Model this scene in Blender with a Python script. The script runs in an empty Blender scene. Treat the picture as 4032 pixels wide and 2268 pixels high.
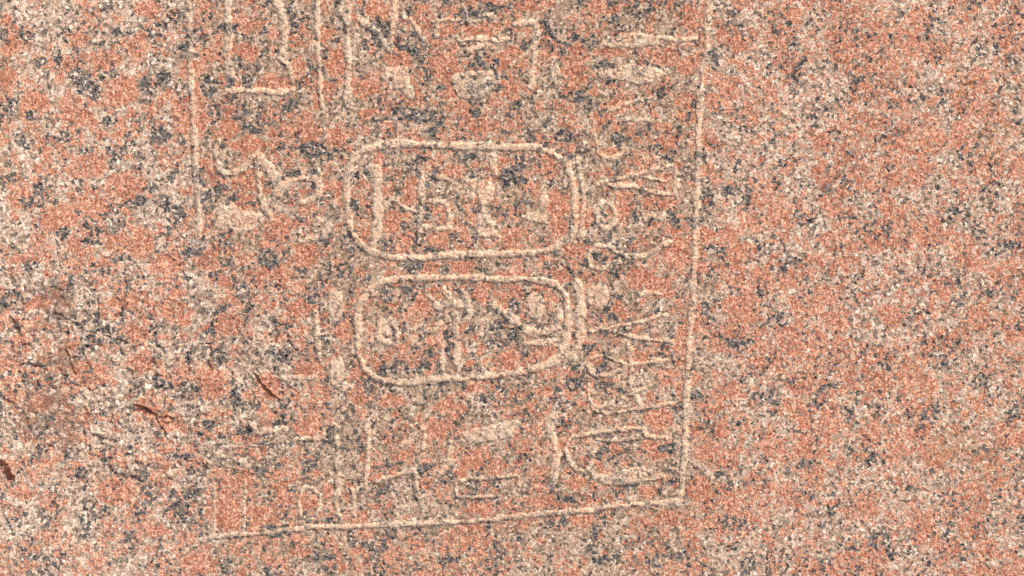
import bpy, math
import numpy as np

# ------------------------------------------------------------------ camera, sky, sun, exposure
scene = bpy.context.scene
CAM_H = 0.86                                   # metres above the stone face
LENS = 36.0 * CAM_H / 1.008
cam_data = bpy.data.cameras.new("camera")
cam_data.sensor_width = 36.0
cam_data.lens = LENS
cam_data.clip_start = 0.01
cam_data.clip_end = 100.0
cam_data.dof.use_dof = True
cam_data.dof.focus_distance = CAM_H
cam_data.dof.aperture_fstop = 2.4
cam = bpy.data.objects.new("camera", cam_data)
cam.location = (0.0, 0.0, CAM_H)
scene.collection.objects.link(cam)
scene.camera = cam

SUN_EL, SUN_AZ = math.radians(38), math.radians(216)      # azimuth clockwise from +Y
world = bpy.data.worlds.new("World")
scene.world = world
world.use_nodes = True
wt = world.node_tree
wt.nodes.clear()
sky = wt.nodes.new("ShaderNodeTexSky")
sky.sky_type = 'NISHITA'
sky.sun_disc = False
sky.sun_elevation = SUN_EL
sky.sun_rotation = SUN_AZ
sky.air_density = 1.0
sky.dust_density = 6.0
sky.ozone_density = 0.5
bg = wt.nodes.new("ShaderNodeBackground")
bg.inputs["Strength"].default_value = 0.10
wo = wt.nodes.new("ShaderNodeOutputWorld")
wt.links.new(sky.outputs[0], bg.inputs[0])
wt.links.new(bg.outputs[0], wo.inputs[0])

sun_data = bpy.data.lights.new("sun", 'SUN')
sun_data.energy = 2.4
sun_data.angle = math.radians(12)
sun_data.color = (1.0, 0.93, 0.84)
sun = bpy.data.objects.new("sun", sun_data)
sdir = np.array([math.sin(SUN_AZ) * math.cos(SUN_EL), math.cos(SUN_AZ) * math.cos(SUN_EL), math.sin(SUN_EL)])
sun.rotation_euler = (math.pi / 2 - SUN_EL, 0.0, math.pi - SUN_AZ)
sun.location = (float(sdir[0]) * 3, float(sdir[1]) * 3, float(sdir[2]) * 3)
scene.collection.objects.link(sun)

vs = scene.view_settings
vs.view_transform = 'Standard'
vs.look = 'None'
vs.exposure = 0.50
vs.gamma = 1.0
vs.use_curve_mapping = False
scene.render.engine = 'CYCLES'
scene.cycles.use_denoising = False
scene.cycles.max_bounces = 6
scene.cycles.diffuse_bounces = 4

# ------------------------------------------------------------------ traced tables, millimetres on the stone face
SIGNS = [
    (None, 'border_groove', 'pale upright border groove beside the broken left part of the block', 1.8, [('s', 6.5, [(-318.8, 333.5),(-318.8, 283.5),(-318.2, 262.8),(-316.8, 231.8),(-316.5, 200.8),(-315.2, 180.0),(-312.5, 137.8),(-311.5, 117.2),(-310.0, 91.0),(-309.0, 71.0),(-308.2, 43.5)])]),
    (None, 'border_groove', 'long pale upright border groove between the signs and the plain stone', 2.0, [('s', 6.0, [(197.5, 333.5),(195.0, 283.5),(192.0, 252.5),(191.5, 231.8),(188.5, 218.5),(187.5, 206.0),(185.5, 190.2),(184.0, 171.0),(183.5, 148.5),(184.0, 133.5),(182.2, 103.5),(180.2, 66.0),(179.8, 33.5),(178.2, -4.0),(176.0, -29.0),(174.0, -54.0),(173.0, -74.0),(172.0, -89.0),(171.0, -126.5),(170.0, -154.0),(168.5, -169.0),(167.2, -191.5),(165.8, -204.0),(164.0, -212.8)])]),
    (None, 'border_groove', 'pale level border groove under the lowest signs', 1.8, [('s', 5.5, [(161.0, -210.5),(141.0, -212.8),(115.0, -213.8),(89.2, -217.0),(58.0, -221.0),(27.0, -223.0),(-4.0, -225.8),(-27.0, -229.0),(-59.0, -231.0),(-98.5, -233.0),(-124.0, -233.5),(-158.2, -235.5),(-194.5, -235.5),(-235.8, -241.2),(-277.2, -243.8),(-296.5, -246.2)])]),
    (None, 'column_groove', 'thin upright groove between the top left signs, next to the wide bar', 2.0, [('s', 5.5, [(-194.0, 321.0),(-192.5, 283.5),(-191.5, 251.0),(-190.8, 218.5),(-188.5, 190.2),(-187.5, 177.2)])]),
    (None, 'column_groove', 'upright groove left of the lowest birds, crossed by a hairline crack', 2.0, [('s', 5.5, [(-174.2, -134.5),(-172.3, -164.6),(-171.8, -188.6),(-173.5, -212.6),(-170.3, -224.7)])]),
    (None, 'wide_bar', 'wide pale upright bar above the upper cartouche', 1.8, [('p', 0.0, [(-173.3, 298.6),(-161.0, 298.6),(-159.7, 283.5),(-158.9, 266.5),(-158.9, 245.7),(-158.2, 217.3),(-157.8, 194.6),(-158.9, 180.4),(-166.5, 179.4),(-164.6, 207.8),(-165.0, 238.1),(-165.8, 260.8),(-171.4, 264.6)])]),
    (None, 'carved_sign', 'pale bar sign beside the top left border groove', 1.6, [('s', 7.5, [(-280.3, 280.3),(-279.3, 251.4),(-279.3, 229.0),(-277.1, 209.8)])]),
    (None, 'carved_sign', 'short pale slanting stroke between the two top left columns', 1.5, [('s', 8.5, [(-231.2, 280.3),(-224.8, 264.3),(-224.8, 248.2),(-227.1, 232.2)])]),
    (None, 'carved_sign', 'flat basket sign with a raised right end, top left column', 1.8, [('s', 6.0, [(-287.3, 192.2),(-264.9, 194.4),(-239.3, 193.1),(-218.4, 193.1),(-216.2, 205.0),(-221.6, 219.4),(-229.0, 226.5)]),('s', 4.0, [(-287.3, 190.6),(-293.7, 184.1)])]),
    (None, 'carved_sign', 'bird sign with a curved neck and back, left of the upper cartouche', 2.0, [('s', 6.0, [(-288.8, 145.0),(-292.0, 134.8),(-290.8, 124.2),(-287.0, 114.5),(-277.5, 113.0),(-266.0, 117.0),(-257.8, 127.5),(-250.5, 129.8)]),('s', 11.0, [(-250.5, 128.5),(-241.5, 121.0),(-235.0, 111.0),(-230.0, 99.8),(-231.5, 91.0)]),('s', 5.5, [(-252.5, 123.2),(-249.5, 106.8),(-249.0, 94.8),(-246.2, 86.0),(-242.2, 76.8),(-237.0, 67.5)])]),
    (None, 'carved_sign', 'hooked loop sign touching the tail of the bird', 1.8, [('s', 6.0, [(-229.0, 92.2),(-221.5, 102.5),(-209.0, 106.8),(-192.8, 107.2),(-190.5, 98.5),(-192.0, 91.5),(-200.8, 85.5),(-207.8, 84.0)]),('s', 5.0, [(-192.8, 123.5),(-190.8, 108.5)])]),
    (None, 'carved_sign', 'low dome sign under the bird, worn at its lower edge', 1.0, [('p', 0.0, [(-287.8, 75.7),(-283.6, 79.0),(-271.2, 80.4),(-260.9, 75.7),(-244.3, 72.6),(-249.5, 59.1),(-266.0, 55.0),(-287.8, 57.1),(-292.4, 62.2)])]),
    (None, 'carved_sign', 'faint curved stroke at the rough edge left of the upper cartouche', 0.9, [('s', 5.5, [(-192.5, 67.5),(-183.2, 65.2),(-180.0, 59.2),(-188.5, 49.8),(-209.0, 46.8)])]),
    (None, 'carved_sign', 'pair of leg strokes at the top edge, right of the wide bar', 2.0, [('s', 7.5, [(-146.4, 261.2),(-137.4, 255.1),(-129.8, 247.5),(-125.6, 241.9)]),('s', 7.0, [(-115.0, 291.1),(-115.6, 279.7),(-117.5, 264.6),(-118.8, 249.4),(-121.3, 235.2)])]),
    (None, 'carved_sign', 'thin slanting stroke right of the leg strokes', 1.6, [('s', 5.0, [(-106.1, 267.4),(-99.5, 262.7),(-93.8, 256.1),(-88.5, 246.6)])]),
    (None, 'carved_sign', 'boat shaped box sign with a knob near the top edge', 1.9, [('s', 4.0, [(-77.8, 262.3),(-61.7, 264.2),(-42.7, 263.6),(-32.3, 263.1),(-29.5, 268.7),(-21.5, 268.7)]),('s', 4.5, [(-73.8, 262.3),(-75.3, 248.5)]),('s', 3.5, [(-49.9, 259.8),(-49.2, 246.6)]),('s', 4.5, [(-52.6, 244.3),(-35.2, 245.7),(-12.5, 243.8),(-3.9, 246.0)])]),
    (None, 'carved_sign', 'tiny dash below the boat shaped sign', 1.4, [('s', 6.0, [(-44.3, 233.3),(-34.2, 237.7),(-26.7, 238.1)])]),
    (None, 'carved_sign', 'broad pale block sign over the middle of the upper cartouche', 1.7, [('p', 0.0, [(-59.8, 207.8),(-46.5, 212.5),(-18.1, 212.5),(-15.9, 202.1),(-21.9, 188.9),(-39.0, 185.5),(-54.1, 187.9),(-57.9, 198.3)])]),
    (None, 'carved_sign', 'pale flared sign between the wide bar and the block sign', 1.5, [('p', 0.0, [(-128.3, 213.1),(-104.2, 218.2),(-101.4, 204.0),(-95.7, 190.8),(-102.4, 186.6),(-116.5, 200.2),(-126.0, 203.1)])]),
    (None, 'carved_sign', 'tall hooked staff sign left of the narrow oval', 2.0, [('s', 6.5, [(3.1, 259.3),(13.1, 261.2),(22.6, 261.2),(23.9, 253.2),(22.6, 238.1),(21.6, 221.0),(18.8, 207.8),(18.2, 197.4)]),('s', 3.5, [(20.1, 236.2),(10.2, 228.2),(-2.1, 219.5)])]),
    (None, 'carved_sign', 'narrow upright oval sign above the right end of the upper cartouche', 1.7, [('p', 0.0, [(38.3, 226.7),(42.8, 229.0),(46.6, 217.3),(49.0, 204.0),(48.1, 193.6),(42.4, 195.5),(37.9, 205.9),(36.4, 217.3)])]),
    (None, 'cartouche', 'upper carved cartouche ring, rounded oblong with pale groove', 2.2, [('s', 7.0, [(-144.9, 135.8),(-135.5, 138.6),(-122.2, 141.1),(-107.1, 142.4),(-93.8, 140.5),(-76.8, 140.0),(-56.0, 139.6),(-35.2, 139.2),(-18.1, 138.6),(0.8, 138.1),(19.7, 138.1),(29.2, 136.2),(38.6, 132.0),(47.2, 127.3),(52.8, 121.6),(56.6, 113.1),(59.5, 101.7),(61.3, 88.5),(61.7, 75.2),(62.3, 63.9),(59.8, 55.4),(55.7, 49.7),(46.2, 42.1),(38.6, 38.3),(25.4, 35.1),(6.5, 33.6),(-12.5, 33.2),(-35.2, 32.6),(-57.9, 32.1),(-76.8, 30.8),(-93.8, 28.9),(-110.9, 28.9),(-124.1, 30.8),(-135.5, 34.5),(-144.9, 38.9),(-150.6, 44.0),(-156.3, 52.5),(-160.1, 63.9),(-162.3, 77.1),(-163.5, 88.5),(-162.9, 99.8),(-161.0, 111.2),(-159.1, 120.7),(-153.5, 129.2),(-144.9, 135.8)])]),
    ('upper', 'base_bar', None, 1.5, [('s', 6.0, [(65.1, 126.3),(67.4, 111.2),(70.4, 94.2),(69.3, 73.3),(67.4, 52.5)])]),
    ('upper', 'carved_sign', 'wide upright reed bar in the upper cartouche', 2.0, [('p', 0.0, [(-139.8, 119.7),(-129.8, 120.7),(-127.9, 109.3),(-128.3, 94.2),(-127.0, 77.1),(-127.9, 60.1),(-130.2, 46.8),(-134.5, 40.2),(-140.8, 40.8),(-138.9, 56.3),(-138.3, 73.3),(-137.4, 86.6),(-139.3, 101.7)])]),
    ('upper', 'carved_sign', 'comb shaped sign with one upright and three arms', 1.9, [('s', 5.5, [(-88.5, 113.1),(-89.7, 96.0),(-90.1, 79.0),(-91.2, 60.1),(-92.9, 44.9)]),('s', 6.5, [(-80.6, 110.8),(-73.0, 108.9),(-64.5, 107.4)]),('s', 5.5, [(-80.6, 85.1),(-66.4, 83.7),(-62.6, 71.4),(-63.2, 60.1)]),('s', 6.5, [(-88.2, 60.1),(-76.8, 57.8),(-61.7, 59.1)]),('s', 4.0, [(-113.7, 83.7),(-104.2, 78.1),(-92.9, 75.2)])]),
    ('upper', 'carved_sign', 'seated figure sign in the middle of the upper cartouche', 1.6, [('p', 0.0, [(-33.7, 102.7),(-27.6, 106.5),(-19.7, 103.6),(-17.8, 94.2),(-21.5, 79.0),(-21.0, 67.7),(-16.2, 60.1),(-12.5, 49.7),(-21.9, 48.4),(-33.3, 50.6),(-35.5, 67.7),(-31.8, 79.0),(-34.4, 92.3)])]),
    ('upper', 'carved_sign', 'small knob sign beside the seated figure', 1.6, [('p', 0.0, [(-44.3, 105.5),(-38.6, 107.0),(-36.7, 101.7),(-37.8, 88.5),(-45.6, 88.1),(-41.8, 96.0)]),('s', 5.0, [(-17.8, 130.1),(-19.5, 119.7),(-14.7, 111.2)])]),
    ('upper', 'carved_sign', 'stepped throne shaped sign near the right end of the upper cartouche', 1.8, [('p', 0.0, [(29.6, 99.5),(35.2, 94.2),(35.2, 67.3),(31.1, 63.5),(10.2, 67.3),(7.4, 71.8),(21.6, 75.6),(26.3, 82.8),(27.3, 93.2)])]),
    (None, 'cartouche', 'lower carved cartouche ring with the sun disc inside its rounded end', 2.3, [('s', 7.0, [(-95.7, 9.3),(-76.8, 9.3),(-54.1, 9.9),(-31.4, 9.3),(-8.7, 8.4),(10.2, 8.4),(29.2, 6.5),(40.5, 3.6),(48.1, -1.1),(52.3, -7.7),(54.7, -17.2),(55.1, -27.6),(54.7, -39.0),(52.3, -52.2),(47.2, -64.5),(38.6, -73.4),(25.4, -79.6),(6.5, -83.4),(-12.5, -86.3),(-35.2, -88.2),(-54.1, -90.1),(-73.0, -90.6),(-88.2, -92.3),(-103.3, -94.2),(-116.5, -93.8),(-129.8, -91.0),(-139.3, -86.3),(-145.9, -79.6),(-149.7, -71.1),(-152.5, -59.8),(-152.1, -46.5),(-152.9, -33.3),(-152.5, -23.8),(-149.7, -14.4),(-144.0, -6.8),(-137.4, -0.2),(-127.9, 5.5),(-112.8, 8.4),(-95.7, 9.3)])]),
    ('lower', 'base_bar', None, 2.0, [('s', 9.0, [(62.7, 5.0),(66.1, -4.9),(67.0, -20.0),(67.0, -39.0),(65.9, -56.0),(60.4, -68.9)])]),
    ('lower', 'carved_sign', 'round sun disc sign at the left end of the lower cartouche', 1.7, [('s', 6.5, [(-113.5, -43.1),(-114.2, -47.3),(-116.3, -50.9),(-119.4, -53.3),(-123.0, -54.1),(-126.6, -53.3),(-129.7, -50.9),(-131.7, -47.3),(-132.4, -43.1),(-131.7, -38.9),(-129.7, -35.4),(-126.6, -33.0),(-123.0, -32.1),(-119.4, -33.0),(-116.3, -35.4),(-114.2, -38.9),(-113.5, -43.1)]),('p', 0.0, [(-117.7, -43.1),(-118.1, -45.6),(-119.2, -47.7),(-121.0, -49.1),(-123.0, -49.6),(-125.0, -49.1),(-126.7, -47.7),(-127.9, -45.6),(-128.3, -43.1),(-127.9, -40.7),(-126.7, -38.6),(-125.0, -37.2),(-123.0, -36.7),(-121.0, -37.2),(-119.2, -38.6),(-118.1, -40.7)])]),
    ('lower', 'carved_sign', 'small zigzag sign right of the sun disc', 1.6, [('s', 5.5, [(-98.0, -41.8),(-89.1, -36.7),(-85.3, -42.7),(-75.9, -40.5),(-70.2, -35.5)]),('s', 4.5, [(-89.1, -37.1),(-90.1, -46.1)])]),
    ('lower', 'carved_sign', 'horned standing figure sign in the lower cartouche', 1.8, [('s', 5.5, [(-82.9, -7.7),(-76.8, -13.4),(-72.1, -21.0),(-65.4, -15.3),(-57.9, -12.5)]),('s', 6.0, [(-67.3, -3.4),(-62.0, -10.2),(-56.9, -16.2),(-48.4, -17.2)]),('s', 7.0, [(-48.0, -4.9),(-44.3, -14.4),(-41.6, -22.3)]),('s', 6.5, [(-57.9, -23.8),(-55.6, -39.0),(-54.9, -56.0),(-55.0, -74.9)]),('s', 5.5, [(-69.2, -56.0),(-69.6, -67.3),(-68.9, -78.7)])]),
    ('lower', 'carved_sign', 'lumpy blob sign right of the standing figure', 1.6, [('p', 0.0, [(-34.2, -30.4),(-22.9, -30.4),(-21.0, -35.2),(-26.7, -41.8),(-29.5, -49.4),(-34.2, -47.5),(-32.3, -39.0)])]),
    ('lower', 'carved_sign', 'curved hoe shaped sign sweeping under the pale disc', 2.0, [('s', 7.5, [(-18.1, -17.8),(-10.6, -22.9),(-1.1, -29.5),(7.4, -37.1),(14.4, -42.7),(25.4, -43.7),(37.7, -42.7),(44.7, -34.2),(45.8, -23.8)]),('s', 5.5, [(13.1, -56.0),(25.4, -54.5),(35.8, -52.2)])]),
    ('lower', 'carved_sign', 'pale oval disc sign at the right end of the lower cartouche', 1.5, [('p', 0.0, [(31.8, -18.1),(31.1, -23.2),(28.9, -27.5),(25.7, -30.4),(22.0, -31.4),(18.2, -30.4),(15.0, -27.5),(12.9, -23.2),(12.1, -18.1),(12.9, -13.1),(15.0, -8.8),(18.2, -5.9),(22.0, -4.9),(25.7, -5.9),(28.9, -8.8),(31.1, -13.1)])]),
    (None, 'carved_sign', 'long low sign at the top of the right column', 1.7, [('p', 0.0, [(85.5, 240.5),(97.3, 247.9),(120.8, 250.6),(144.3, 247.9),(139.3, 237.8),(114.1, 235.8),(88.9, 236.5)]),('s', 3.75, [(140.9, 247.2),(164.4, 244.2),(181.2, 245.6)])]),
    (None, 'carved_sign', 'mouth shaped lens sign in the right column', 1.8, [('p', 0.0, [(84.5, 211.0),(97.3, 215.7),(117.4, 219.7),(134.2, 218.0),(153.4, 212.3),(144.3, 204.6),(130.9, 200.2),(110.7, 202.9),(88.9, 204.3)])]),
    (None, 'carved_sign', 'thin slanting line under the mouth sign', 1.3, [('s', 3.25, [(93.3, 172.7),(114.1, 182.1),(138.3, 186.8)]),('s', 4.0, [(109.0, 165.3),(124.2, 166.0),(141.6, 164.0)])]),
    (None, 'carved_sign', 'small cup shaped arc sign in the right column', 1.6, [('s', 3.75, [(82.5, 148.5),(83.9, 135.8),(90.6, 127.4),(104.0, 129.1),(110.1, 134.4)])]),
    (None, 'carved_sign', 'wedge of two lines meeting at a point, upper one of the right column', 1.8, [('s', 4.25, [(83.9, 102.2),(110.7, 108.9),(137.6, 115.6),(159.4, 120.7)]),('s', 4.25, [(95.6, 100.5),(117.4, 99.8),(134.2, 95.5),(157.7, 91.5)]),('s', 5.0, [(160.4, 118.3),(161.8, 105.6),(160.4, 92.8)]),('s', 3.25, [(130.9, 108.2),(151.0, 105.6)])]),
    (None, 'carved_sign', 'upright ring sign under the upper wedge', 1.6, [('s', 5.0, [(101.3, 71.3),(100.6, 66.4),(98.7, 62.3),(95.7, 59.5),(92.3, 58.5),(88.8, 59.5),(85.8, 62.3),(83.9, 66.4),(83.2, 71.3),(83.9, 76.2),(85.8, 80.3),(88.8, 83.1),(92.3, 84.1),(95.7, 83.1),(98.7, 80.3),(100.6, 76.2),(101.3, 71.3)])]),
    (None, 'carved_sign', 'short wavy dash right of the ring sign', 1.6, [('s', 5.0, [(130.9, 68.6),(138.3, 72.0),(146.0, 68.6),(151.7, 70.0)])]),
    (None, 'carved_sign', 'looped fish shaped sign with a tail, level with the gap between the cartouches', 1.9, [('s', 5.0, [(94.6, 41.1),(80.5, 40.1),(74.5, 31.0),(78.8, 20.6),(92.3, 19.3),(105.7, 25.6)]),('s', 5.0, [(94.6, 41.1),(110.7, 31.7),(127.5, 31.0),(144.3, 39.1),(155.0, 45.8)])]),
    (None, 'carved_sign', 'pale round disc sign beside the base bar of the lower cartouche', 1.2, [('p', 0.0, [(95.3, -7.5),(94.4, -12.1),(91.9, -16.0),(88.2, -18.6),(83.9, -19.5),(79.5, -18.6),(75.8, -16.0),(73.3, -12.1),(72.4, -7.5),(73.3, -2.8),(75.8, 1.1),(79.5, 3.7),(83.9, 4.6),(88.2, 3.7),(91.9, 1.1),(94.4, -2.8)])]),
    (None, 'carved_sign', 'small dash sign above the lower wedge', 1.5, [('s', 5.5, [(125.8, -5.8),(135.9, -5.1),(145.0, -5.8)])]),
    (None, 'carved_sign', 'wedge of two lines meeting at a point, lower one of the right column', 1.8, [('s', 4.0, [(77.1, -43.1),(100.6, -38.7),(124.2, -33.6),(151.0, -26.3)]),('s', 4.0, [(99.0, -43.1),(120.8, -48.8),(137.6, -51.1),(157.7, -53.1)])]),
    (None, 'carved_sign', 'looped cross sign lying on its side', 1.9, [('s', 4.5, [(76.5, -71.3),(87.2, -67.2),(100.6, -70.6),(112.7, -77.3),(100.6, -84.0),(83.9, -86.4),(75.1, -79.6),(76.5, -71.3)]),('s', 5.0, [(115.4, -57.8),(117.4, -77.3),(115.8, -94.8)]),('s', 5.0, [(114.1, -76.3),(134.2, -73.9),(151.7, -70.6)])]),
    (None, 'carved_sign', 'open boat shaped sign with a short mast, under the looped cross', 1.7, [('s', 3.75, [(75.1, -95.8),(77.1, -110.9),(83.9, -117.6),(97.3, -114.2),(117.4, -104.2),(140.9, -94.1)]),('s', 3.75, [(78.8, -118.3),(88.9, -123.0),(110.7, -121.6),(134.2, -117.6),(157.7, -114.2)]),('s', 4.25, [(122.1, -107.5),(127.5, -116.9)])]),
    (None, 'carved_sign', 'snake sign with a coiled loop and level tail', 2.0, [('s', 5.0, [(129.2, -138.4),(107.4, -139.7),(83.9, -143.1),(67.1, -146.5),(57.0, -150.5),(53.0, -161.2),(57.7, -174.0),(68.8, -181.4),(77.1, -174.7),(79.5, -162.9)]),('s', 4.5, [(129.2, -138.4),(134.2, -146.1),(151.7, -148.1)]),('s', 5.0, [(83.9, -149.5),(105.7, -150.5),(124.2, -147.8)])]),
    (None, 'carved_sign', 'pointed leaf shaped sign, lowest of the right column', 1.8, [('p', 0.0, [(78.8, -186.8),(100.6, -181.4),(129.2, -176.0),(131.5, -185.4),(121.5, -193.5),(102.3, -195.5),(87.2, -192.1)]),('s', 3.5, [(129.2, -189.8),(149.3, -187.4)])]),
    (None, 'carved_sign', 'upright leg sign with a foot, left of the coiled snake', 1.6, [('s', 8.5, [(42.1, -120.1),(38.1, -138.1),(43.1, -159.8),(42.1, -179.0),(38.1, -192.9)])]),
    (None, 'carved_sign', 'level slab sign with pale peppered floor, lower middle', 1.4, [('p', 0.0, [(-49.7, -143.4),(-32.9, -137.7),(-8.8, -133.3),(8.5, -128.0),(6.8, -135.7),(-4.0, -147.7),(-23.2, -152.6),(-42.5, -152.6)])]),
    (None, 'carved_sign', 'right hand bar beside the lower upright groove', 1.4, [('s', 5.0, [(-142.9, -129.7),(-142.0, -152.6),(-142.9, -176.6),(-144.4, -195.8)]),('s', 5.0, [(-156.6, -199.4),(-155.9, -222.3)])]),
    (None, 'carved_sign', 'small peaked sign above the zigzag bird', 1.6, [('s', 4.5, [(-109.8, -155.4),(-97.8, -148.2),(-87.7, -136.9),(-86.7, -150.2),(-87.7, -159.3)])]),
    (None, 'carved_sign', 'zigzag bird sign in the lowest row', 1.8, [('s', 5.0, [(-133.8, -191.5),(-119.4, -186.2),(-107.4, -182.6),(-97.3, -180.2),(-95.4, -193.4),(-92.5, -206.6),(-80.9, -200.6),(-71.3, -183.8),(-64.1, -169.4),(-61.2, -152.6)])]),
    (None, 'carved_sign', 'two pronged fork sign in the lowest row', 1.9, [('s', 4.5, [(6.1, -194.6),(6.8, -185.5),(-6.4, -186.2),(-28.0, -187.4),(-47.3, -189.1),(-55.7, -194.6),(-53.3, -205.0),(-37.7, -206.2),(-14.1, -205.4)])]),
    (None, 'carved_sign', 'thick level stroke at the broken edge, lower left', 1.5, [('s', 6.5, [(-255.2, -140.5),(-239.6, -141.0),(-222.8, -139.3)])]),
    (None, 'carved_sign', 'thin level stroke left of the lower upright groove', 1.4, [('s', 3.75, [(-222.8, -151.6),(-205.9, -149.9),(-188.6, -148.2)])]),
    (None, 'carved_sign', 'worn loop sign at the bottom left of the inscription', 1.2, [('s', 4.0, [(-205.9, -197.7),(-194.4, -198.7),(-189.1, -212.6),(-195.8, -227.1),(-207.8, -224.7),(-209.8, -209.0),(-205.9, -197.7)])]),
    (None, 'carved_sign', 'faint upright scratch pair at the broken lower left corner', 0.8, [('s', 3.5, [(-293.2, -193.0),(-293.9, -238.6)]),('s', 3.5, [(-263.7, -189.5),(-264.4, -238.6)])]),
    (None, 'carved_sign', 'short upright stroke left of the lower cartouche', 1.9, [('s', 6.0, [(-194.3, -24.6),(-192.5, -45.7),(-191.1, -67.4)])]),
    (None, 'carved_sign', 'pale patch sign close to the sun disc cartouche end', 1.2, [('p', 0.0, [(-180.9, -5.3),(-168.3, -3.6),(-165.5, -22.9),(-172.5, -35.1),(-180.2, -26.4)])]),
    (None, 'carved_sign', 'corner shaped stroke above the deep chip', 1.8, [('s', 6.0, [(-232.5, -76.5),(-231.0, -84.0),(-226.0, -89.5),(-212.8, -88.2),(-194.0, -88.8)])]),
    (None, 'carved_sign', 'pale footed patch below the short upright stroke', 1.4, [('p', 0.0, [(-177.4, -70.2),(-168.3, -67.4),(-165.5, -87.8),(-157.8, -100.1),(-174.6, -101.1),(-179.5, -87.8)])]),
]
BREAKS = [
    ('chip', 'deep slanting chip with its inner wall tinted as brown shade', 7, 7.5, [(-252.8, -83.5), (-245.2, -95.2), (-236.5, -103.5), (-227.0, -109.5)]),
    ('crack', 'short crack in the rough left part, tinted as brown shade', 4, 2.5, [(-403.5, -44.8), (-390.2, -49.5), (-376.8, -54.0)]),
    ('crack', 'slanting crack above the deep chip', 4.5, 2.75, [(-299.0, -59.0), (-290.8, -66.0), (-285.0, -74.5)]),
    ('chip', 'forked break with brown shadowed ledge', 6, 5.0, [(-372.8, -113.5), (-359.0, -119.8), (-349.8, -124.5), (-336.5, -127.0)]),
    ('crack', 'branch crack running down from the forked break', 4.5, 3.0, [(-349.8, -125.0), (-345.8, -134.2), (-342.0, -141.5)]),
    ('crack', 'short upright crack above the forked break', 5, 3.5, [(-374.5, -81.5), (-373.0, -86.0), (-371.8, -90.2)]),
    ('crack', 'crack beside the brown stain', 5, 4.0, [(-438.5, -60.2), (-434.0, -71.5), (-430.0, -84.0)]),
    ('hairline_crack', 'long hairline crack crossing the lower left signs', 2.2, 1.75, [(-331.5, -164.0), (-316.5, -168.8), (-300.0, -172.8), (-279.2, -177.0), (-258.8, -181.0), (-240.0, -186.2), (-220.2, -190.0), (-204.0, -186.5), (-190.2, -184.2), (-169.5, -185.2), (-154.0, -189.0), (-138.5, -191.5), (-116.5, -197.8), (-101.5, -201.0)]),
    ('hairline_crack', 'hairline crack slanting to the lower left of the rough part', 2, 1.5, [(-309.0, -136.5), (-296.5, -141.5), (-279.2, -150.2), (-264.0, -154.5), (-244.0, -157.0)]),
    ('hairline_crack', 'hairline crack under the zigzag bird', 2.4, 2.25, [(-80.2, -207.8), (-69.0, -211.5), (-54.0, -214.0)]),
    ('crack', 'ragged crack left of the lower cartouche', 3.5, 2.25, [(-197.8, 3.5), (-194.0, 8.5), (-188.5, 7.5), (-181.5, 9.5)]),
    ('pit', 'rusty pits in the plain right part', 6, 6.5, [(443.0, 204.0), (446.0, 201.0), (457.2, 205.5)]),
    ('hollow', 'brown hollow at the left edge of the stone', 14, 15.0, [(-519.0, -170.2), (-502.8, -175.2), (-495.2, -187.8)]),
]
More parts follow.
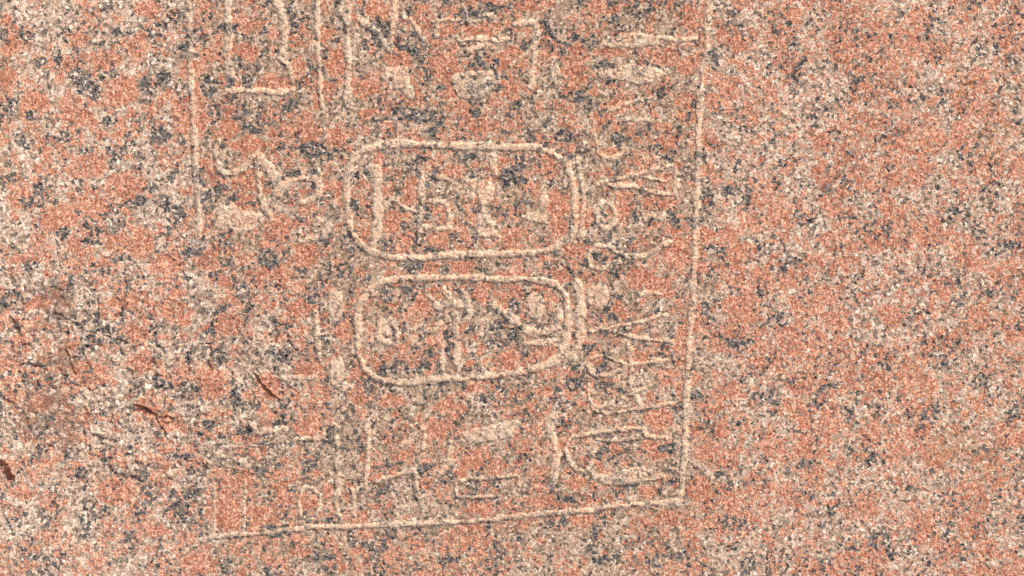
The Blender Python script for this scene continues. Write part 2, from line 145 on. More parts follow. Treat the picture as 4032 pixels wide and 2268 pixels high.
RED = [
    (-400.2,224.7,13.2,9.7), (-384.6,195.2,15.6,13.2), (-369.0,238.5,8.7,13.8), (-358.6,274.8,13.8,6.9), (-441.7,221.2,12.1,8.7), (-427.8,245.4,13.8,6.9), (-471.1,183.1,13.8,12.1), (-434.8,183.1,10.4,8.7),
    (-426.1,169.3,13.8,8.7), (-417.5,120.8,17.3,10.4), (-382.8,100.0,17.3,13.8), (-483.2,89.7,13.8,10.4), (-448.6,68.9,17.3,13.8), (-410.5,79.3,13.8,10.4), (-386.3,44.7,13.8,10.4), (-424.4,41.2,13.8,10.4),
    (-365.5,44.7,12.1,15.6), (-315.3,214.3,12.1,8.7), (-315.3,169.3,15.6,20.8), (-299.8,228.1,6.9,6.9), (-261.7,259.3,12.1,8.7), (-265.2,231.6,15.6,8.7), (-232.3,200.4,17.3,8.7), (-279.0,162.3,10.4,17.3),
    (-256.5,141.6,13.8,6.9), (-209.8,217.7,6.9,10.4), (-192.5,207.3,5.2,10.4), (-182.1,193.5,8.7,8.7), (-183.8,250.6,8.7,6.9), (-171.7,221.2,10.4,12.1), (-202.8,155.4,13.8,10.4), (-171.7,148.5,10.4,10.4),
    (-126.7,269.7,13.8,8.7), (-112.9,224.7,12.1,8.7), (-147.5,191.8,8.7,5.2), (-258.2,107.0,12.1,10.4), (-299.8,120.8,8.7,10.4), (-261.7,89.7,8.7,5.2), (-265.2,68.9,13.8,12.1), (-230.5,58.5,13.8,13.8),
    (-175.2,100.0,12.1,5.2), (-202.8,79.3,8.7,8.7), (-60.9,197.0,12.1,10.4), (-69.6,217.7,10.4,12.1), (-36.7,165.8,10.4,13.8), (-102.5,262.7,8.7,5.2), (-64.4,257.5,8.7,6.9), (-36.7,252.3,13.8,5.2),
    (-12.5,217.7,6.9,10.4), (-202.8,34.3,12.1,12.1), (-234.0,17.0,17.3,8.7), (-296.3,27.3,13.8,10.4), (-337.8,23.9,17.3,10.4), (-493.6,242.0,10.4,10.4), (-497.1,207.3,8.7,13.8), (-131.7,128.2,5.7,7.6),
    (-146.8,101.7,7.6,5.7), (-120.3,96.0,5.7,7.6), (-99.5,96.0,9.5,11.4), (-118.4,63.9,8.5,11.4), (-103.3,48.7,7.6,7.6), (-84.4,130.1,4.7,7.6), (-57.9,115.0,11.4,5.7), (-69.2,73.3,7.6,6.6),
    (-12.5,113.1,7.6,8.5), (36.7,120.7,7.6,13.2), (23.5,96.0,4.7,7.6), (44.3,77.1,8.5,13.2), (0.8,52.5,9.5,7.6), (48.1,58.2,7.6,6.6), (-23.8,96.0,7.6,11.4), (-73.0,48.7,9.5,7.6),
    (-56.0,62.0,3.8,7.6), (61.3,37.4,9.5,7.6), (-48.4,20.3,11.4,6.6), (-82.5,20.3,6.6,7.6), (-3.0,14.7,11.4,3.8), (50.0,10.9,9.5,4.7), (-163.9,-42.7,9.5,9.5), (-152.5,-84.4,6.6,6.6),
    (-150.6,-107.1,9.5,6.6), (-118.4,-110.9,13.2,6.6), (-120.3,-16.2,3.8,2.8), (-84.4,-16.2,7.6,7.6), (-71.1,-3.0,7.6,3.8), (-31.4,-8.7,6.6,7.6), (2.7,-4.9,9.5,7.6), (-8.7,-14.4,5.7,6.6),
    (29.2,0.8,9.5,4.7), (-1.1,-69.2,8.5,13.2), (38.6,-61.7,6.6,5.7), (-65.4,-116.5,9.5,5.7), (-39.0,-97.6,6.6,5.7), (31.1,-101.4,8.5,6.6), (55.7,-101.4,7.6,6.6), (-42.7,-74.9,4.7,4.7),
    (-133.6,-74.9,5.7,5.7), (82.2,-69.2,7.6,4.7), (76.5,-56.0,5.7,5.7), (-78.7,-52.2,5.7,4.7), (83.9,276.8,8.4,6.7), (100.6,273.4,6.7,5.0), (177.9,266.7,13.4,11.8), (100.6,231.5,16.8,5.0),
    (151.0,228.1,13.4,8.4), (171.2,218.0,10.1,8.4), (60.4,213.0,8.4,16.8), (63.7,233.1,6.7,8.4), (104.0,179.4,10.1,6.7), (147.7,159.3,8.4,4.0), (93.9,132.4,10.1,5.0), (90.6,166.0,13.4,5.0),
    (151.0,142.5,10.1,8.4), (191.3,115.6,8.4,6.7), (151.0,108.9,8.4,5.0), (144.3,85.4,16.8,8.4), (110.7,82.1,10.1,16.8), (70.4,68.6,10.1,11.8), (60.4,38.4,10.1,8.4), (41.9,82.1,10.1,13.4),
    (161.1,35.0,13.4,15.1), (184.6,51.8,13.4,8.4), (211.4,51.8,10.1,10.1), (235.0,65.3,10.1,10.1), (235.0,172.7,10.1,10.1), (214.8,196.2,10.1,10.1), (224.9,239.9,10.1,8.4), (231.6,35.0,10.1,6.7),
    (144.3,-0.1,13.4,10.1), (124.2,10.0,10.1,10.1), (104.0,-20.2,6.7,8.4), (124.2,-67.2,10.1,10.1), (167.8,-57.2,8.4,20.1), (144.3,-127.7,13.4,10.1), (134.2,-154.5,10.1,5.0), (100.6,-159.6,5.0,8.4),
    (144.3,-157.9,13.4,8.4), (63.7,-191.5,10.1,5.0), (134.2,-201.5,10.1,5.0), (43.6,-161.2,5.0,13.4), (191.3,-161.2,10.1,10.1), (181.2,-33.6,10.1,10.1), (221.5,-20.2,13.4,13.4), (211.4,-100.8,13.4,10.1),
    (221.5,26.8,10.1,5.0), (235.0,-47.1,10.1,6.7), (184.6,-198.2,11.8,11.8), (214.8,-211.6,10.1,10.1), (67.1,-228.4,13.4,6.7), (151.0,-228.4,13.4,6.7), (-462.5,-13.8,10.4,6.9), (-382.8,-13.8,17.3,8.7),
    (-420.9,-83.1,15.6,12.1), (-365.5,-72.7,13.8,10.4), (-372.5,-45.0,15.6,10.4), (-296.3,-93.5,17.3,15.6), (-209.8,-20.8,12.1,8.7), (-199.4,-79.6,15.6,8.7), (-237.5,-96.9,10.4,12.1), (-261.7,-145.4,13.8,8.7),
    (-279.0,-221.5,20.8,17.3), (-247.8,-228.5,17.3,15.6), (-389.8,-200.8,17.3,13.8), (-337.8,-131.5,13.8,8.7), (-420.9,-128.1,6.9,8.7), (-483.2,-51.9,8.7,5.2), (-483.2,-204.2,13.8,6.9), (-351.7,-238.8,10.4,6.9),
    (-268.6,-190.4,17.3,6.9), (-310.2,-270.0,17.3,10.4), (-209.8,-259.6,10.4,5.2), (-465.9,-114.2,12.1,8.7), (-358.6,-117.7,12.1,8.7), (-227.1,-207.7,5.2,17.3), (-202.8,-211.2,8.7,10.4), (-330.9,-24.2,13.8,10.4),
    (-279.0,-34.6,13.8,10.4), (-135.5,277.8,7.6,7.6), (-110.9,224.8,9.5,7.6), (-63.6,217.3,11.4,11.4), (-54.1,254.2,9.5,3.8), (0.8,228.6,11.4,9.5), (-18.1,257.0,7.6,4.7), (12.1,277.8,9.5,5.7),
    (61.3,221.0,7.6,11.4), (-1.1,200.2,9.5,7.6), (-31.4,158.6,11.4,9.5), (-48.4,175.6,11.4,7.6), (-93.8,183.2,7.6,4.7), (-135.5,173.7,5.7,3.8), (-122.2,173.7,5.7,3.8), (-141.1,198.3,11.4,7.6),
    (-198.7,-135.7,12.0,12.0), (-76.1,-138.1,16.8,8.4), (-225.2,-205.4,6.0,14.4), (-201.1,-212.6,8.4,9.6), (-37.7,-169.4,14.4,9.6), (-18.4,-176.6,12.0,7.2), (-105.0,-164.6,9.6,6.0), (-85.7,-193.4,7.2,4.8),
    (-42.5,-236.7,14.4,4.8), (-143.4,-241.5,7.2,4.8), (63.3,-193.4,7.2,4.8), (29.6,-210.2,14.4,6.0), (-30.5,-217.5,14.4,4.8),
]
DARK = [
    (-446.9,228.1,4.2,10.4), (-420.9,203.9,5.2,10.4), (-412.3,197.0,6.9,8.7), (-431.3,209.1,5.2,6.9), (-478.0,143.3,6.9,5.2), (-363.8,202.2,5.2,5.2), (-343.0,205.6,6.9,6.9), (-348.2,152.0,10.4,8.7),
    (-472.8,172.7,6.9,4.2), (-396.7,164.1,6.9,5.2), (-476.3,86.2,8.7,5.2), (-424.4,134.7,4.2,3.5), (-215.0,261.0,5.2,8.7), (-220.2,273.1,5.2,5.2), (-279.0,255.8,10.4,5.2), (-273.8,221.2,8.7,6.9),
    (-261.7,209.1,3.5,10.4), (-296.3,197.0,8.7,8.7), (-291.1,172.7,6.9,6.9), (-265.2,169.3,10.4,5.2), (-258.2,157.2,8.7,5.2), (-195.9,134.7,13.8,6.9), (-185.5,131.2,6.9,5.2), (-216.7,113.9,6.9,3.5),
    (-131.9,254.1,8.7,10.4), (-95.5,238.5,6.9,13.8), (-88.6,231.6,5.2,6.9), (-81.7,169.3,17.3,6.9), (-36.7,269.7,17.3,5.2), (-19.4,200.4,10.4,6.9), (-306.7,103.5,5.2,13.8), (-299.8,89.7,10.4,5.2),
    (-330.9,72.3,8.7,8.7), (-341.3,82.7,6.9,6.9), (-313.6,34.3,10.4,5.2), (-282.5,27.3,6.9,5.2), (-240.9,27.3,12.1,6.9), (-185.5,48.1,6.9,6.9), (-163.0,44.7,5.2,13.8), (-365.5,86.2,6.9,5.2),
    (-389.8,62.0,6.9,8.7), (-441.7,55.0,6.9,5.2), (-417.5,44.7,8.7,3.5), (-465.9,224.7,5.2,3.5), (-438.2,245.4,5.2,2.8), (-389.8,252.3,5.2,3.5), (-152.5,107.4,3.8,5.7), (-154.4,82.8,5.7,5.7),
    (-110.9,97.9,2.8,7.6), (-107.1,62.0,2.8,2.8), (-50.3,77.1,3.8,7.6), (-1.1,111.2,9.5,9.5), (6.5,122.5,5.7,7.6), (10.2,105.5,5.7,3.8), (-42.7,130.1,7.6,3.8), (-93.8,128.2,4.7,4.7),
    (-97.6,22.2,11.4,5.7), (-67.3,18.5,4.7,5.7), (-27.6,16.6,5.7,4.7), (44.3,33.6,4.7,3.8), (55.7,46.8,5.7,3.8), (-146.8,41.2,3.8,3.8), (-124.1,44.9,5.7,3.8), (-93.8,75.2,3.8,2.8),
    (-160.1,35.5,4.7,5.7), (-163.9,18.5,7.6,7.6), (-80.6,140.5,1.9,1.9), (-122.2,-4.9,6.6,9.5), (-103.3,-1.1,4.7,5.7), (-93.8,-59.8,3.8,2.8), (-103.3,-78.7,3.8,2.8), (-40.8,-42.7,5.7,5.7),
    (-65.4,-48.4,3.8,5.7), (-46.5,-16.2,2.8,5.7), (-23.8,-20.0,2.8,3.8), (-73.0,-86.3,5.7,3.8), (2.7,-46.5,5.7,5.7), (14.0,-65.4,3.8,5.7), (42.4,-97.6,3.8,7.6), (44.3,-116.5,3.8,5.7),
    (-48.4,-97.6,2.8,3.8), (-23.8,-109.0,7.6,5.7), (-8.7,-101.4,5.7,3.8), (-141.1,-97.6,4.7,9.5), (-12.5,-42.7,3.8,3.8), (42.4,-33.3,1.9,5.7), (70.4,182.8,10.1,8.4), (53.6,149.2,10.1,6.7),
    (100.6,263.4,6.7,5.0), (134.2,276.8,5.0,5.0), (77.1,243.2,6.7,6.7), (198.0,226.4,6.7,10.1), (187.9,129.1,3.4,5.0), (120.8,68.6,2.0,13.4), (87.2,68.6,5.0,6.7), (157.7,68.6,5.0,8.4),
    (211.4,95.5,5.0,6.7), (177.9,65.3,6.7,5.0), (201.4,38.4,8.4,5.0), (104.0,145.8,6.7,5.0), (144.3,139.1,3.4,3.4), (83.9,31.7,5.0,5.0), (221.5,122.3,3.4,6.7), (60.4,-94.1,10.1,5.0),
    (90.6,-97.4,10.1,5.0), (117.4,-147.8,10.1,4.0), (154.4,-157.9,13.4,4.0), (114.1,-194.8,6.7,5.0), (53.6,-208.2,10.1,4.0), (181.2,-107.5,10.1,4.0), (221.5,-53.8,13.4,4.0), (100.6,-30.3,5.0,5.0),
    (77.1,-57.2,6.7,3.4), (-424.4,-65.8,5.2,5.2), (-396.7,-41.5,10.4,3.5), (-386.3,-51.9,8.7,4.2), (-227.1,-65.8,13.8,6.9), (-289.4,-65.8,8.7,8.7), (-317.1,-100.4,10.4,6.9), (-272.1,-107.3,4.2,12.1),
    (-261.7,-141.9,8.7,5.2), (-348.2,-93.5,6.9,5.2), (-324.0,-166.2,12.1,2.8), (-424.4,-183.5,6.9,5.2), (-234.0,-238.8,13.8,5.2), (-261.7,-231.9,2.8,6.9), (-199.4,-173.1,6.9,5.2), (-455.5,-270.0,6.9,4.2),
    (-362.1,-183.5,5.2,5.2), (-299.8,-135.0,10.4,4.2), (-23.8,275.9,13.2,4.7), (-144.9,238.1,3.8,5.7), (-23.8,221.0,11.4,5.7), (-35.2,175.6,5.7,7.6), (-97.6,169.9,11.4,5.7), (-112.8,169.9,5.7,5.7),
    (-76.8,152.9,5.7,3.8), (67.0,187.0,7.6,5.7), (-12.5,209.7,5.7,5.7), (-69.2,196.4,5.7,2.8), (-3.0,249.4,3.8,5.7), (-105.2,236.2,3.8,2.8),
]
DIRT = [
    (-447.8,-26.5,13.8,27.5), (-444.0,-71.5,15.0,22.5), (-454.0,-116.5,22.5,22.5), (-474.0,-131.5,17.5,15.0), (-439.0,-146.5,12.5,15.0), (-461.5,-4.0,15.0,7.5),
]
RUST = [
    (448.5,201.0,15.0,13.8), (436.0,-156.5,42.5,27.5), (466.0,-176.5,30.0,25.0), (-500.2,218.5,7.5,45.0), (-501.5,123.5,6.2,30.0), (471.0,143.5,22.5,30.0),
]

# ------------------------------------------------------------------ noise helpers (numpy)
def hash2(ix, iy, seed):
    h = (ix.astype(np.int64) * 374761393 + iy.astype(np.int64) * 668265263 + seed * 1442695041) & 0xFFFFFFFF
    h = ((h ^ (h >> 13)) * 1274126177) & 0xFFFFFFFF
    h = ((h ^ (h >> 16)) * 2246822519) & 0xFFFFFFFF
    return (h ^ (h >> 15)) & 0xFFFFFFFF

def rnd(ix, iy, seed):
    return hash2(ix, iy, seed).astype(np.float32) / np.float32(4294967295.0)

def noise(x, y, wl, seed):
    """gradient noise, about -1..1"""
    x = x / wl; y = y / wl
    ix = np.floor(x); iy = np.floor(y)
    fx = (x - ix).astype(np.float32); fy = (y - iy).astype(np.float32)
    u = fx * fx * fx * (fx * (fx * 6 - 15) + 10); v = fy * fy * fy * (fy * (fy * 6 - 15) + 10)
    def g(dx, dy):
        a = rnd(ix + dx, iy + dy, seed) * np.float32(6.2831853)
        return np.cos(a) * (fx - dx) + np.sin(a) * (fy - dy)
    a = g(0, 0); b = g(1, 0); c = g(0, 1); d = g(1, 1)
    return 1.5 * (a + u * (b - a) + v * (c - a) + u * v * (a - b - c + d))

def fbm(x, y, wl, seed, octs=3, gain=0.5):
    r = 0.0; amp = 1.0
    for k in range(octs):
        r = r + amp * noise(x, y, wl, seed + 17 * k)
        wl *= 0.5; amp *= gain
    return r

def cells(x, y, size, seed):
    """nearest jittered seed: (F1, F2, cell x, cell y, offset x, offset y)"""
    gx = np.floor(x / size); gy = np.floor(y / size)
    f1 = np.full(x.shape, 1e9, np.float32); f2 = f1.copy()
    cx = np.zeros(x.shape, np.float32); cy = cx.copy(); ox = cx.copy(); oy = cx.copy()
    for i in (-1, 0, 1):
        for j in (-1, 0, 1):
            px = gx + i; py = gy + j
            dx = (x - (px + 0.1 + 0.8 * rnd(px, py, seed)) * size).astype(np.float32)
            dy = (y - (py + 0.1 + 0.8 * rnd(px, py, seed + 5)) * size).astype(np.float32)
            d = np.sqrt(dx * dx + dy * dy)
            near = d < f1
            f2 = np.where(near, f1, np.minimum(f2, d))
            f1 = np.where(near, d, f1)
            cx = np.where(near, px, cx); cy = np.where(near, py, cy)
            ox = np.where(near, dx, ox); oy = np.where(near, dy, oy)
    return f1, f2, cx, cy, ox, oy

def sstep(a, b, t):
    t = np.clip((t - a) / (b - a), 0, 1)
    return t * t * (3 - 2 * t)

# ------------------------------------------------------------------ the grid of the stone face (mm), fine where the inscription is
def axis(core, step, far):
    inner = np.arange(-core, core + step / 2, step)
    out = [inner[-1]]; d = step
    while out[-1] < far:
        d = min(d * 1.12, 24.0); out.append(out[-1] + d)
    out = np.array(out[1:])
    return np.concatenate([-out[::-1], inner, out])
xs = axis(544.0, 0.9, 900.0)
ys = axis(324.0, 0.9, 640.0)
X, Y = np.meshgrid(xs, ys)
NY, NX = X.shape

# the block falls away towards its broken left side
def recede(x):
    t = np.clip((-330.0 - x) / 120.0, 0, None)
    return 14.0 * (np.sqrt(1 + t * t) - 1)
base = -recede(X)
D = CAM_H * 1000.0
MX = X * (1 - 0.9 * recede(X) / D)             # where the mineral pattern lies along the bent surface

# warped coordinates for ragged outlines
wx = fbm(X, Y, 9.0, 11, 3); wy = fbm(X, Y, 9.0, 47, 3)
rag = fbm(X, Y, 5.0, 83, 3)

# rough, spalled zone at the lower left; dressed plain zone at the right
rough = sstep(0, 1, 1.25 - np.sqrt(((X + 390) / 235.0) ** 2 + ((Y + 85) / 130.0) ** 2) + 0.35 * fbm(X, Y, 70.0, 5, 2))
rough = np.clip(rough, 0, 1)

H = base + 1.6 * fbm(X, Y, 230.0, 3, 2) + 0.22 * fbm(X, Y, 14.0, 21, 2) + 0.24 * fbm(X, Y, 4.6, 29, 2)
f1, f2, cx, cy, ox, oy = cells(X + 2.5 * wx, Y + 2.5 * wy, 30.0, 7)
facet = (rnd(cx, cy, 71) - 0.5) * 4.2 + ((rnd(cx, cy, 72) - 0.5) * ox + (rnd(cx, cy, 73) - 0.5) * oy) * 0.26
H = H + 0.5 * rough * facet
f1, f2, cx, cy, ox, oy = cells(X + 1.2 * wx, Y + 1.2 * wy, 11.0, 9)
facet = (rnd(cx, cy, 74) - 0.5) * 1.1 + ((rnd(cx, cy, 75) - 0.5) * ox + (rnd(cx, cy, 76) - 0.5) * oy) * 0.3
H = H + (0.16 + rough * 0.9) * facet

# ------------------------------------------------------------------ carving
def seg_dist(px, py, pts):
    d = np.full(px.shape, 1e9, np.float32)
    for (ax, ay), (bx, by) in zip(pts[:-1], pts[1:]):
        vx, vy = bx - ax, by - ay
        L = vx * vx + vy * vy + 1e-9
        t = np.clip(((px - ax) * vx + (py - ay) * vy) / L, 0, 1)
        d = np.minimum(d, np.hypot(px - ax - t * vx, py - ay - t * vy))
    return d

def inside(px, py, pts):
    r = np.zeros(px.shape, bool)
    n = len(pts)
    for k in range(n):
        (ax, ay), (bx, by) = pts[k], pts[(k + 1) % n]
        if ay == by:
            continue
        c = ((ay > py) != (by > py)) & (px < (bx - ax) * (py - ay) / (by - ay) + ax)
        r ^= c
    return r

def smooth_line(pts, closed):
    """Catmull-Rom through the traced points"""
    P = [np.array(p, float) for p in pts]
    n = len(P)
    if n < 3:
        return pts
    out = []
    for k in range(n - 1):
        p0 = P[k - 1] if k > 0 else (P[-2] if closed else 2 * P[0] - P[1])
        p1, p2 = P[k], P[k + 1]
        p3 = P[k + 2] if k + 2 < n else (P[1] if closed else 2 * P[-1] - P[-2])
        for t in (0.0, 0.34, 0.67):
            out.append(0.5 * (2 * p1 + (p2 - p0) * t + (2 * p0 - 5 * p1 + 4 * p2 - p3) * t * t + (3 * p1 - p0 - 3 * p2 + p3) * t ** 3))
    out.append(P[-1])
    return [(float(q[0]), float(q[1])) for q in out]

wvar = fbm(X, Y, 20.0, 141, 2)                 # grooves swell and pinch along their run
cut = np.zeros_like(X)                          # depth cut away, mm
bruise = np.zeros_like(X)
owner = np.full(X.shape, -1, np.int32)          # which part a grid point belongs to
best = np.full(X.shape, -1e9)

def box(pts, pad):
    a = np.array(pts)
    i0, i1 = np.searchsorted(xs, [a[:, 0].min() - pad, a[:, 0].max() + pad])
    j0, j1 = np.searchsorted(ys, [a[:, 1].min() - pad, a[:, 1].max() + pad])
    return slice(max(j0 - 1, 0), j1 + 1), slice(max(i0 - 1, 0), i1 + 1)

parts = []                                      # (name, label, parent key)
for parent, name, label, depth, shapes in SIGNS:
    k = len(parts)
    parts.append((name, label, parent))
    for kind, w, pts in shapes:
        sl = box(pts, 14.0)
        px = MX[sl] + 1.2 * wx[sl]; py = Y[sl] + 1.2 * wy[sl]
        if kind == 's':
            closed = pts[0] == pts[-1]
            line = smooth_line(pts, closed)
            s = 1.12 * w / 2 - seg_dist(px, py, line)               # > 0 inside
            half = w / 2 * 1.12
        else:
            ring = smooth_line(list(pts) + [pts[0]], True)
            d = seg_dist(px, py, ring)
            s = np.where(inside(px, py, ring), d, -d)
            half = 4.0
            s = np.minimum(s, 2.2 + 0.0 * s)
        s = s + 0.6 * rag[sl] + wvar[sl] * (0.30 * half)
        t = np.clip(s / (half * 0.85), 0, 1)
        prof = depth * (1 - (1 - t) ** 2.2)
        cut[sl] = np.maximum(cut[sl], prof)
        bruise[sl] = np.maximum(bruise[sl], sstep(-1.8, 1.4, s) * np.clip(0.92 + 0.3 * wvar[sl], 0.5, 1))
        q = (s > 0.0) & (s > best[sl])
        owner[sl] = np.where(q, k, owner[sl])
        best[sl] = np.where(q, s, best[sl])
floor_rough = 0.3 * fbm(X, Y, 3.0, 131, 2)
bruise = bruise * (1 - 0.45 * rough)
H = H - 0.9 * cut * (1 - 0.4 * rough) * (1 + 0.12 * rag) + floor_rough * bruise

rust_shade = np.zeros_like(X)
for name, label, depth, w, pts in BREAKS:
    k = len(parts)
    parts.append((name, label, None))
    sl = box(pts, 12.0)
    px = MX[sl] + 1.0 * wx[sl]; py = Y[sl] + 1.0 * wy[sl]
    line = smooth_line(pts, False)
    d = seg_dist(px, py, line)
    wid = 0.62 * w / 2 * (1 + 0.6 * rag[sl])
    s = wid - d
    t = np.clip(s / (w / 2 * 0.6), 0, 1)
    H[sl] = H[sl] - 0.42 * depth * t
    bruise[sl] = bruise[sl] * (1 - sstep(-0.3, 0.5, s))
    rust_shade[sl] = np.maximum(rust_shade[sl], 0.8 * sstep(-1.2, 1.0, s))  # brown tint painted along the breaks, standing for warm shade inside them
    q = s > 0.0
    owner[sl] = np.where(q, k, owner[sl])

# ------------------------------------------------------------------ mineral fields
mx = MX + 2.6 * wx + 1.2 * fbm(X, Y, 26.0, 61, 1); my = Y + 2.6 * wy + 1.2 * fbm(X, Y, 26.0, 67, 1)
def blobs(table, soft):
    f = np.zeros_like(X)
    for bx_, by_, rx, ry in table:
        sl = box([(bx_, by_)], max(rx, ry) * 1.8 + 6)
        q = np.sqrt(((mx[sl] - bx_) / rx) ** 2 + ((my[sl] - by_) / ry) ** 2)
        f[sl] = np.maximum(f[sl], np.clip((1.12 - q) * soft + 0.5, 0, 1))
    return f
red_hint = blobs(RED, 1.6)
dark_hint = blobs(DARK, 1.0)

f1, f2, cx, cy, ox, oy = cells(mx * 0.92 + my * 0.25, my * 0.92 - mx * 0.1, 27.0, 301)
r = rnd(cx, cy, 303)
red_cell = np.where(r < 0.52, np.clip((f2 - f1) / 9.0 + 0.15, 0, 1), 0)
f1, f2, cx, cy, ox, oy = cells(mx, my, 11.0, 311)
r = rnd(cx, cy, 313)
red_small = np.where(r < 0.30, np.clip((f2 - f1) / 4.0 + 0.2, 0, 1), 0)
traced = sstep(660 - 60, 660 + 60, 660 + (-(MX - 190)))     # the traced crystals cover the part left of the border groove
red = np.maximum(red_hint, np.maximum(red_cell * (0.55 + 0.45 * (1 - traced)), 0.75 * red_small))
# biotite: stringers that run from the upper right to the lower left
a = math.radians(58)
sx = MX * math.cos(a) + Y * math.sin(a); sy = -MX * math.sin(a) + Y * math.cos(a)
string = fbm(sx * 0.55 + 1.5 * wx, sy + 1.5 * wy, 17.0, 401, 3, 0.6)
clump = fbm(MX, Y, 60.0, 409, 2)
dark_proc = np.clip(0.28 + 0.62 * string + 0.22 * clump, 0, 1)
dark = np.maximum(dark_hint, dark_proc * np.where(red_hint > 0.5, 0.45, 0.9))
dark = np.clip(dark, 0, 1)
plain = sstep(180, 240, MX)
red = red * (1 - plain) + plain * (0.30 + 0.5 * red)
dark = dark * (1 - 0.12 * plain)
red = np.where(dark_hint > 0.55, red * 0.35, red)

# old brown skin on the inscribed panel, gone where the stone has spalled and on the plain right part
patina = sstep(-335, -285, MX + 10 * wx) * (1 - sstep(175, 215, MX + 0.05 * Y + 8 * wx)) * (1 - 0.85 * rough) * np.clip(0.85 + 0.4 * fbm(X, Y, 60.0, 171, 2), 0, 1)
dirt = 0.85 * blobs(DIRT, 0.55)
rust_shade = np.maximum(rust_shade, 0.55 * blobs(RUST, 0.8))

# ------------------------------------------------------------------ granite material
def granite():
    m = bpy.data.materials.new("red_granite")
    m.use_nodes = True
    nt = m.node_tree
    nt.nodes.clear()
    N, Lk = nt.nodes.new, nt.links.new
    def inp(sock, v):
        if isinstance(v, bpy.types.NodeSocket):
            Lk(v, sock)
        else:
            sock.default_value = v
    def mth(op, a, b=0.0, c=0.0, clamp=False):
        n = N("ShaderNodeMath"); n.operation = op; n.use_clamp = clamp
        inp(n.inputs[0], a); inp(n.inputs[1], b); inp(n.inputs[2], c)
        return n.outputs[0]
    def smooth(v, lo, hi):
        n = N("ShaderNodeMapRange"); n.interpolation_type = 'SMOOTHSTEP'
        inp(n.inputs[0], v); n.inputs[1].default_value = lo; n.inputs[2].default_value = hi
        return n.outputs[0]
    def mix(f, a, b, mode='MIX'):
        n = N("ShaderNodeMix"); n.data_type = 'RGBA'; n.blend_type = mode
        inp(n.inputs[0], f)
        for s, v in ((n.inputs[6], a), (n.inputs[7], b)):
            if isinstance(v, tuple): v = v + (1.0,)
            inp(s, v)
        return n.outputs[2]
    def noise_n(vec, scale, detail=3.0, rough_=0.6):
        n = N("ShaderNodeTexNoise"); Lk(vec, n.inputs["Vector"])
        n.inputs["Scale"].default_value = scale; n.inputs["Detail"].default_value = detail; n.inputs["Roughness"].default_value = rough_
        return n
    def voro(vec, scale):
        n = N("ShaderNodeTexVoronoi"); Lk(vec, n.inputs["Vector"]); n.inputs["Scale"].default_value = scale
        return n
    def sep(c):
        n = N("ShaderNodeSeparateColor"); Lk(c, n.inputs[0]); return n.outputs
    def ramp(f, stops, mode='LINEAR'):
        n = N("ShaderNodeValToRGB"); Lk(f, n.inputs[0]); cr = n.color_ramp; cr.interpolation = mode
        while len(cr.elements) < len(stops): cr.elements.new(0.5)
        for e, (p, c) in zip(cr.elements, stops):
            e.position = p; e.color = c + (1.0,)
        return n.outputs[0]
    geo = N("ShaderNodeNewGeometry")
    P = geo.outputs["Position"]
    am = N("ShaderNodeAttribute"); am.attribute_name = "mineral"
    aw = N("ShaderNodeAttribute"); aw.attribute_name = "weather"
    red_a, dark_a, carve_a = sep(am.outputs["Color"])[:3]
    dirt_a, rust_shade_a, pat_a = sep(aw.outputs["Color"])[:3]
    # warp the lookup so grains are ragged
    wn = noise_n(P, 300.0, 2.0)
    vm = N("ShaderNodeVectorMath"); vm.operation = 'MULTIPLY_ADD'
    Lk(wn.outputs["Color"], vm.inputs[0]); vm.inputs[1].default_value = (0.0026, 0.0026, 0.0026); Lk(P, vm.inputs[2])
    PW = vm.outputs[0]
    fine = noise_n(P, 400.0, 3.0, 0.7).outputs["Fac"]
    mid = noise_n(PW, 150.0, 4.0, 0.65).outputs["Fac"]
    mid2 = noise_n(PW, 260.0, 3.0, 0.65)
    v1 = voro(PW, 310.0); v2 = voro(PW, 640.0)
    c1 = sep(v1.outputs["Color"]); c2 = sep(v2.outputs["Color"])
    m2 = sep(mid2.outputs["Color"])
    def jit(base_, *terms):
        s = base_
        for t, k in terms:
            s = mth('MULTIPLY_ADD', mth('SUBTRACT', t, 0.5), k, s)
        return s
    red_m = smooth(jit(red_a, (mid, 1.3), (m2[1], 0.9), (c1[0], 0.75), (fine, 0.5)), 0.40, 0.64)
    dark_m = smooth(jit(mth('MINIMUM', dark_a, 0.86), (m2[0], 1.2), (c1[1], 1.0), (fine, 0.7)), 0.60, 0.74)
    # groundmass of feldspar and quartz grains
    matrix = ramp(jit(c1[2], (fine, 0.5)), [(0.02, (0.085, 0.075, 0.068)), (0.14, (0.22, 0.175, 0.135)), (0.30, (0.37, 0.265, 0.195)), (0.5, (0.48, 0.345, 0.255)),
                          (0.72, (0.56, 0.425, 0.325)), (0.92, (0.68, 0.57, 0.465))])
    matrix = mix(mth('MULTIPLY', smooth(m2[1], 0.45, 0.7), 0.5), matrix, (0.50, 0.275, 0.19))
    matrix = mix(mth('MULTIPLY', pat_a, mth('MULTIPLY_ADD', smooth(m2[2], 0.3, 0.65), 0.75, 0.2)), matrix, mix(1.0, matrix, (0.66, 0.59, 0.51), 'MULTIPLY'))
    # cleavage streaks of the red feldspar
    mp = N("ShaderNodeMapping"); Lk(PW, mp.inputs["Vector"]); mp.inputs["Rotation"].default_value = (0, 0, math.radians(24)); mp.inputs["Scale"].default_value = (1.0, 0.32, 1.0)
    streak = noise_n(mp.outputs[0], 520.0, 2.0, 0.6).outputs["Fac"]
